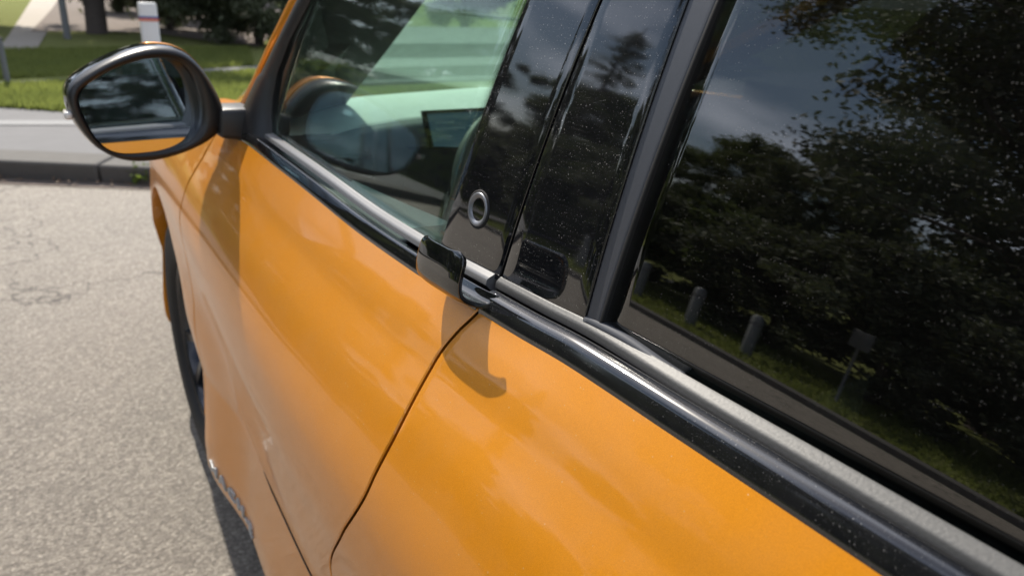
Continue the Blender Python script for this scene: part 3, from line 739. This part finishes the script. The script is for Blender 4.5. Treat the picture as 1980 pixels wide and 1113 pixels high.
sheet('left_verge', [(-4.40, -25), (-4.40, kerbL[1]+1.0), (-4.4, 60), (-60, 60), (-60, -25)], .05, M['grass_ground'])
strip('side_kerb', (-4.42, -25), (-4.30, -25), (-4.42, kerbL[1]+.6), (-4.30, kerbL[1]+.6), -.02, .07, M['kerb_stone'], round_=.015)
sheet('planting_bed', [onz(u, v, zt)[:2] for u, v in [(60, 64), (130, 62), (300, 66), (420, 84), (500, 92), (560, 40), (480, -50), (140, -40), (100, 20)]], zt+.018, M['soil'])

# ------------------------------------------------------------------ grass blades
def blades(name, n, area, z, hmin=.02, hmax=.05, mat=None):
    """area: function giving n random xy"""
    xy = area(n); th = rng.uniform(0, 2*np.pi, n); h = rng.uniform(hmin, hmax, n); w_ = h*.12+.002
    d = np.stack([np.cos(th), np.sin(th)], 1); ln = rng.normal(0, .35, (n, 2))*h[:, None]
    a_ = np.c_[xy-d*w_[:, None], np.full(n, z)]; b_ = np.c_[xy+d*w_[:, None], np.full(n, z)]; t_ = np.c_[xy+ln, z+h]
    V = np.stack([a_, b_, t_], 1).reshape(-1, 3); me = bpy.data.meshes.new(name)
    me.vertices.add(3*n); me.vertices.foreach_set('co', V.ravel().astype(np.float32)); me.loops.add(3*n); me.loops.foreach_set('vertex_index', np.arange(3*n, dtype=np.int32))
    me.polygons.add(n); me.polygons.foreach_set('loop_start', np.arange(0, 3*n, 3, dtype=np.int32)); me.update(); me.validate()
    me.materials.append(mat); o = bpy.data.objects.new(name, me); C.objects.link(o); o['kind'] = 'stuff'; o['label'] = 'short mown grass blades'; return o
def quad_area(c0, c1, c2, c3):
    c = [np.array(x[:2]) for x in (c0, c1, c2, c3)]
    def f(n):
        s, t_ = rng.uniform(0, 1, (2, n)); s, t_ = s[:, None], t_[:, None]; return (c[0]*(1-s)+c[1]*s)*(1-t_)+(c[3]*(1-s)+c[2]*s)*t_
    return f
blades('grass', 36000, quad_area(f0[:2]-fd*.6, fR*.0+f0[:2]+fd*3.2, pr, p0-(p1-p0)*1.0), zt, .03, .07, M['grass_blade'])
blades('lawn_grass', 30000, quad_area(q0-(q1-q0)*2, qr, onz(480, 95, zt), onz(-30, 100, zt)), zt, .04, .08, M['grass_blade'])
blades('side_grass', 22000, quad_area((-4.45, -3), (-4.45, 8), (-6.6, 8), (-6.6, -3)), .05, .03, .08, M['grass_blade'])

# ------------------------------------------------------------------ leaves: many small faces in clumps
def leaf_mesh(name, centres, radii, per, size, mat, flat=1.0, needle=False):
    pos = []
    for c, r in zip(centres, radii):
        k = max(4, int(per*rng.uniform(.7, 1.3))); p = rng.normal(0, .46, (k, 3))*r; p[:, 2] *= flat; pos.append(p+c)
    p = np.vstack(pos); n = len(p); 
    d1 = rng.normal(0, 1, (n, 3)); d1 /= np.linalg.norm(d1, axis=1)[:, None]; d2 = np.cross(d1, rng.normal(0, 1, (n, 3))); d2 /= np.linalg.norm(d2, axis=1)[:, None]
    s = size*rng.uniform(.6, 1.3, n)[:, None]; asp = .16 if needle else .5
    V = np.stack([p-d1*s, p+d2*s*asp, p+d1*s, p-d2*s*asp], 1).reshape(-1, 3)
    me = bpy.data.meshes.new(name); me.vertices.add(4*n); me.vertices.foreach_set('co', V.ravel().astype(np.float32))
    me.loops.add(4*n); me.loops.foreach_set('vertex_index', np.arange(4*n, dtype=np.int32)); me.polygons.add(n); me.polygons.foreach_set('loop_start', np.arange(0, 4*n, 4, dtype=np.int32))
    me.update(); me.validate(); me.materials.append(mat); return me
def tree_parts(h, trunk_r, crown_z0, crown_r, nbr, clump, per, leaf, mat, shape='round', needle=False, seed=0, flat=.7):
    global rng
    rng = np.random.default_rng(seed); V, Fc = tube([(0, 0, -.1), (.02*h, .01*h, h*.35), (.0, .03*h, h*.7), (.01*h, 0, h*.96)], [trunk_r*1.25, trunk_r, trunk_r*.6, trunk_r*.15], 9)
    V = list(V); Fc = list(Fc); cen, rad = [], []
    for i in range(nbr):
        t = (i+rng.uniform(0, 1))/nbr; z0 = crown_z0+(h-crown_z0)*t*.92; az = i*2.4+rng.uniform(-.5, .5)
        if shape == 'cone': R = crown_r*(1-t)**.9+.15
        elif shape == 'open': R = crown_r*(.55+.6*math.sin(math.pi*min(1, t*1.1)))*rng.uniform(.6, 1.15)
        else: R = crown_r*math.sqrt(max(.05, 1-(2*t-.9)**2))*rng.uniform(.75, 1.1)
        up = .30*R if shape != 'cone' else -.12*R
        pts = [np.array([0, 0, z0]), np.array([math.cos(az)*R*.5, math.sin(az)*R*.5, z0+up*.7]), np.array([math.cos(az)*R, math.sin(az)*R, z0+up])]
        rr = trunk_r*(1-t*.8)*.45; v2_, f2_ = tube(pts, [rr, rr*.6, rr*.2], 5, False); b = len(V); V += v2_; Fc += [tuple(x+b for x in q) for q in f2_]
        for k in range(clump):
            s = rng.uniform(.35, 1.05); base = pts[0]*(1-s)+pts[2]*s + np.array([0, 0, up*.3*math.sin(math.pi*min(s, 1))])
            cc = base + rng.normal(0, .14, 3)*crown_r*np.array([1, 1, .6]); cen.append(cc); rad.append(crown_r*rng.uniform(.10, .22))
            if k < 2:
                v2_, f2_ = tube([base, cc], [rr*.3, rr*.08], 4, False); b = len(V); V += v2_; Fc += [tuple(x+b for x in q) for q in f2_]
    tm = bpy.data.meshes.new('trunk'); tm.from_pydata([tuple(map(float, p)) for p in V], [], Fc); tm.materials.append(M['bark']); tm.polygons.foreach_set('use_smooth', [True]*len(tm.polygons)); tm.update()
    return tm, leaf_mesh('crown', cen, rad, per, leaf, mat, flat, needle)
def place(kindname, parts, loc, rz, sc, label, cat, group=None, base='trunk'):
    e = empty(kindname, loc, label, cat, group); e.rotation_euler = (0, 0, rz); e.scale = sc if hasattr(sc, '__len__') else (sc,)*3
    for nm, me in zip((base, 'crown') if base == 'trunk' else ('stem', 'foliage'), parts):
        o = bpy.data.objects.new(nm, me); C.objects.link(o); o.parent = e
    return e
T_open = tree_parts(9.5, .22, 1.6, 3.3, 40, 10, 330, .052, M['leaf_pine'], 'open', False, 3, .45)
T_round = tree_parts(7.0, .16, 1.2, 2.4, 26, 9, 380, .055, M['leaf_mid'], 'round', False, 5)
T_dark = tree_parts(7.5, .18, .8, 2.6, 28, 10, 380, .058, M['leaf_dark'], 'round', False, 8)
T_cone = tree_parts(8.0, .12, .6, 1.1, 46, 5, 140, .05, M['leaf_dark'], 'cone', True, 9)
B_dark = tree_parts(1.8, .05, .1, 1.0, 18, 8, 300, .03, M['leaf_dark'], 'round', False, 11)
B_mid = tree_parts(1.6, .05, .1, .9, 16, 8, 260, .03, M['leaf_mid'], 'round', False, 12)
B_light = tree_parts(1.5, .04, .05, .7, 14, 8, 200, .028, M['leaf_light'], 'round', False, 13)
B_silver = tree_parts(1.1, .04, .05, .7, 12, 7, 90, .035, M['leaf_silver'], 'round', False, 14)
rng = np.random.default_rng(77)
# left of the car: what the glass reflects
GT = 'trees along the left side of the lot'
for i, (k, x, y, rz, s, lab) in enumerate([
    ('o', -8.4, 2.3, .3, 1.12, 'tall open-crowned tree with sky gaps, nearest the rear window reflection'),
    ('o', -11.5, -5.4, 2.1, .75, 'open-crowned tree beside the lot behind the camera position'),
    ('d', -11.5, 7.3, 1.0, .62, 'dark round tree left of the tall open-crowned tree'),
    ('r', -12.5, 10.2, 2.0, .66, 'mid-green round tree in the tree line across the lot'),
    ('r', -12.0, 14.4, .4, .72, 'mid-green tree next to the slender conifer'),
    ('c', -10.4, 13.0, .1, .90, 'slender dark conifer rising above the tree line'),
    ('d', -9.4, 18.0, 1.9, .78, 'dark round tree beyond the slender conifer'),
    ('d', -7.0, 21.0, 2.8, .95, 'dark round tree at the far end of the tree line'),
    ('r', -3.6, 23.0, .9, .8, 'mid-green tree farthest to the right in the tree line'),
    ('d', -16.5, -7.0, .9, .85, 'dark round tree far behind on the left side'),
    ('r', -19.5, 5.2, .4, .8, 'mid-green tree standing behind the tall open-crowned tree'),
    ('o', -12.2, -13.5, .7, .9, 'open-crowned tree farthest behind on the left side')]):
    P_ = dict(o=T_open, d=T_dark, r=T_round, c=T_cone)[k]; nm = dict(o='open_tree', d='dark_tree', r='leafy_tree', c='conifer_tree')[k]
    place(nm, P_, (x, y, .04), rz, s, lab, 'tree', GT)
GH = 'shrubs of the hedge beyond the side grass'
ORD = 'first second third fourth fifth sixth seventh eighth ninth tenth eleventh twelfth last'.split()
for i in range(13):
    y = -1.2+i*1.25; k = [B_dark, B_mid, B_dark, B_dark][i % 4]
    place('hedge_shrub', k, (-6.05-.2*(i % 3), y, .04), i*1.7, (1.25, 1.25, .95+.15*(i % 2)), ORD[i]+' shrub of the hedge beyond the side grass, counted from behind the camera', 'shrub', GH, 'stem')
place('light_shrub', B_light, (-5.7, 13.5, .05), .3, (1.5, 1.5, 1.25), 'bright yellow-green shrub reflected in the front window', 'shrub', None, 'stem')
place('silver_shrub', B_silver, (-4.9, 12.6, .05), 1.3, 1.25, 'silvery low shrub in front of the bright green one', 'shrub', None, 'stem')
place('leafy_tree', T_round, (-1.3, 16.6, .1), 1.1, 1.0, 'leafy tree left of the sunlit footpath, shading the far lawn', 'tree')
for i_, (x_, y_, s_k) in enumerate(((-5.4, 9.2, .8), (-5.2, 10.5, 1.1), (-5.6, 11.6, 1.0))):
    place('light_shrub', B_light, (x_, y_, .05), i_*1.3, s_k, ['lowest of the bright green shrubs reflected under the dashboard line', 'middle bright green shrub reflected in the front window', 'farther bright green shrub reflected in the front window'][i_], 'shrub', 'bright shrubs on the side grass', 'stem')
# ahead: shrubs and trees beyond the lawn
for k, u, v, s, nm, lab in [
    (B_dark, 330, 60, 1.15, 'dark_shrub', 'dark shrub directly right of the white marker post'),
    (B_dark, 425, 80, 1.25, 'dark_shrub', 'dark shrub left of the car windscreen pillar'),
    (B_mid, 385, 40, 1.3, 'green_shrub', 'greenish shrub behind the two dark shrubs'),
    (B_dark, 500, 88, 1.3, 'dark_shrub', 'dark shrub behind the orange windscreen pillar'),
    (B_mid, 600, 60, 1.4, 'green_shrub', 'green shrub behind the front window frame'),
    (B_dark, 700, 60, 1.5, 'dark_shrub', 'dark shrub seen through the windscreen'),
    (B_dark, 235, 25, .9, 'dark_shrub', 'dark shrub left of the white marker post'),
    (B_dark, 900, 60, 1.8, 'dark_shrub', 'dark shrub farthest right beyond the windscreen')]:
    p = onz(u, v, zt); place(nm, k, (p[0], p[1], zt), u*.1, s, lab, 'shrub', None, 'stem')
for k, u, v, s, nm, lab in [
    (T_dark, 188, 66, .74, 'dark_tree', 'dark tree whose trunk stands left of the white marker post'),
    (T_round, 350, -10, 1.1, 'leafy_tree', 'leafy tree behind the dark shrubs ahead'),
    (T_dark, 560, 0, 1.1, 'dark_tree', 'dark tree beyond the windscreen pillar'),
    (T_round, 900, 20, 1.2, 'leafy_tree', 'leafy tree beyond the right part of the windscreen')]:
    p = onz(u, v, zt); place(nm, k, (p[0], p[1], zt), u*.07, s, lab, 'tree', None)

# ------------------------------------------------------------------ marker post, slim posts, bollards, sign
simple('post_white', (.66, .67, .66), .45, nscale=8, namp=.06)
simple('band_blue', (.03, .08, .28), .5); simple('band_red', (.55, .16, .10), .5)
simple('post_grey', (.16, .165, .17), .6, nscale=20, namp=.2)
simple('sign_dark', (.09, .092, .09), .6, nscale=20, namp=.2)
simple('bollard_grey', (.17, .18, .18), .6, nscale=20, namp=.12)
mp0 = (ony(258, 5, 5.3)+ony(290, 5, 5.3))/2; mbx, top = mp0[0]+.03, mp0[2]
mpo = empty('marker_post', (mbx, 5.3, zt), 'white square marker post with a blue and a red band, behind the side mirror', 'post')
hp = top-zt; wv = .056
body = boxm('post_body', (-wv, -.03, 0), (wv, .03, hp), M['post_white'], mpo, .008)
for z0, z1, mt, nm in ((hp-.098, hp-.086, 'band_blue', 'blue_band'), (hp-.118, hp-.099, 'band_red', 'red_band')):
    boxm(nm, (-wv-.002, -.032, z0), (wv+.002, .032, z1), M[mt], mpo)
for (u, v, r, tall, lab) in ((16, 166, .026, .42, 'slim dark post at the left edge of the view beside the narrow path'), (131, 76, .05, 1.7, 'slim dark post between the sunlit footpath and the planting bed')):
    p = onz(u, v, zt); V, Fc = tube([(0, 0, 0), (0, 0, tall)], [r, r*.9], 12)
    e = empty('slim_post', (p[0], p[1], zt), lab, 'post'); mesh('post', V, Fc, M['post_grey'], e, sharp=40)
    V, Fc = tube([(0, 0, tall), (0, 0, tall+.02)], [r*1.1, r*.9], 12); mesh('cap', V, Fc, M['black_plastic'], e, sharp=40)
for i, (x, y) in enumerate(((-4.85, 4.45), (-4.85, 3.75), (-4.85, 3.1), (-4.8, 6.2), (-4.85, 5.3))):
    e = empty('bollard', (x, y, .05), ['third', 'second', 'nearest', 'farthest', 'fourth'][i]+' of the short pale grey bollards reflected low in the windows', 'bollard', 'bollards along the side grass')
    V, Fc = tube([(0, 0, 0), (0, 0, .5), (0, 0, .53)], [.055, .055, .03], 14); mesh('post', V, Fc, M['bollard_grey'], e, sharp=40)
    V, Fc = tube([(0, 0, .40), (0, 0, .44)], [.058, .058], 14); mesh('band', V, Fc, M['post_grey'], e, sharp=40)
e = empty('small_sign', (-5.0, 2.3, .05), 'small square grey sign plate on a thin post in the side grass', 'sign')
V, Fc = tube([(0, 0, 0), (0, 0, .84)], .013, 8); mesh('pole', V, Fc, M['post_grey'], e)
boxm('plate', (-.01, -.09, .66), (.012, .09, .86), M['sign_dark'], e, .004)

# wide terrace steps ahead, seen through the windscreen: pale treads, shaded risers
st = bpy.data.objects.new('terrace_steps', None); C.objects.link(st); st['label'] = 'wide shallow concrete terrace steps beyond the lawn, seen through the windscreen'; st['category'] = 'steps'
A0, A1 = onz(660, 169, zt), onz(940, 157, zt); sd_ = (A1-A0)[:2]/np.linalg.norm((A1-A0)[:2]); sn = np.array([-sd_[1], sd_[0]])
def at_step(v, z): 
    p = onz(800, v, z)[:2]; return float((p-A0[:2])@sn)
zc = zt-.02; d0 = 0.; st.location = (0, 0, 0)
lv = []
dcur = at_step(163, zt); zcur = zt
for v_base, v_top in ((163, 157), (150, 129), (110, 84)):
    dcur = at_step(v_base, zcur); pt = A0[:2]+sn*dcur; d_ = ray(800, v_top); t_ = ((pt-CAM[:2])@sn)/(d_[:2]@sn); zcur2 = CAM[2]+t_*d_[2]; lv.append((dcur, zcur2)); zcur = zcur2
for (dd, zz) in lv:
    _d = ray(625, 120)[:2]; _t = ((A0[:2]+sn*dd-CAM[:2])@sn)/(_d@sn); L0 = float((CAM[:2]+_t*_d-A0[:2])@sd_)
    q = [A0[:2]+sd_*L0+sn*dd, A0[:2]+sd_*9+sn*dd, A0[:2]+sd_*9+sn*(dd+3), A0[:2]+sd_*(L0+1.2)+sn*(dd+3)]
    Vv = [(*p, zt-.02) for p in q]+[(*p, zz) for p in q]
    o = mesh('step', Vv, [(3, 2, 1, 0), (4, 5, 6, 7), (0, 1, 5, 4), (1, 2, 6, 5), (2, 3, 7, 6), (3, 0, 4, 7)], M['concrete_walk'], st, smooth=False)
    md = o.modifiers.new('bevel', 'BEVEL'); md.width = .012; md.segments = 2
# weed and dry leaves at the kerb foot
wp_ = onz(281, 352)
cen = [np.array([rng.normal(0, .045), rng.normal(0, .03), .04+.05*rng.random()]) for _ in range(26)]
lm = leaf_mesh('leaves', cen, [.04]*26, 14, .022, M['leaf_light'])
V, Fc = tube([(0, 0, 0), (.005, .003, .05)], [.004, .002], 5)
e = empty('weed', (wp_[0], wp_[1]-.03, 0), 'bright green weed growing at the foot of the kerb beside the car nose', 'weed')
mesh('stem', V, Fc, M['leaf_mid'], e); o = bpy.data.objects.new('leaves', lm); C.objects.link(o); o.parent = e
simple('dry_leaf', (.14, .09, .055), .8, nscale=30, namp=.4)
V, Fc = [], []
for i in range(420):
    t = rng.uniform(-3.2, 2.6); p = K(t, -abs(rng.normal(0, .05))-.015); z = rng.uniform(.003, .02); s = rng.uniform(.008, .022); a_ = rng.uniform(0, 6.28)
    ex = np.array([math.cos(a_), math.sin(a_), rng.uniform(-.5, .5)])*s; ey = np.array([-math.sin(a_), math.cos(a_), rng.uniform(-.4, .4)])*s*.5
    c = np.array([p[0], p[1], z+s*.5]); b = len(V); V += [c-ex, c+ey, c+ex, c-ey]; Fc.append((b, b+1, b+2, b+3))
o = mesh('leaf_litter', V, Fc, M['dry_leaf'], smooth=False); o['kind'] = 'stuff'; o['label'] = 'brown dry leaves and grit lying along the foot of the kerb'
sheet('gutter_dirt', [K(-5, -.14), K(7, -.10), K(7, -.002), K(-5, -.002)], .004, M['soil'])
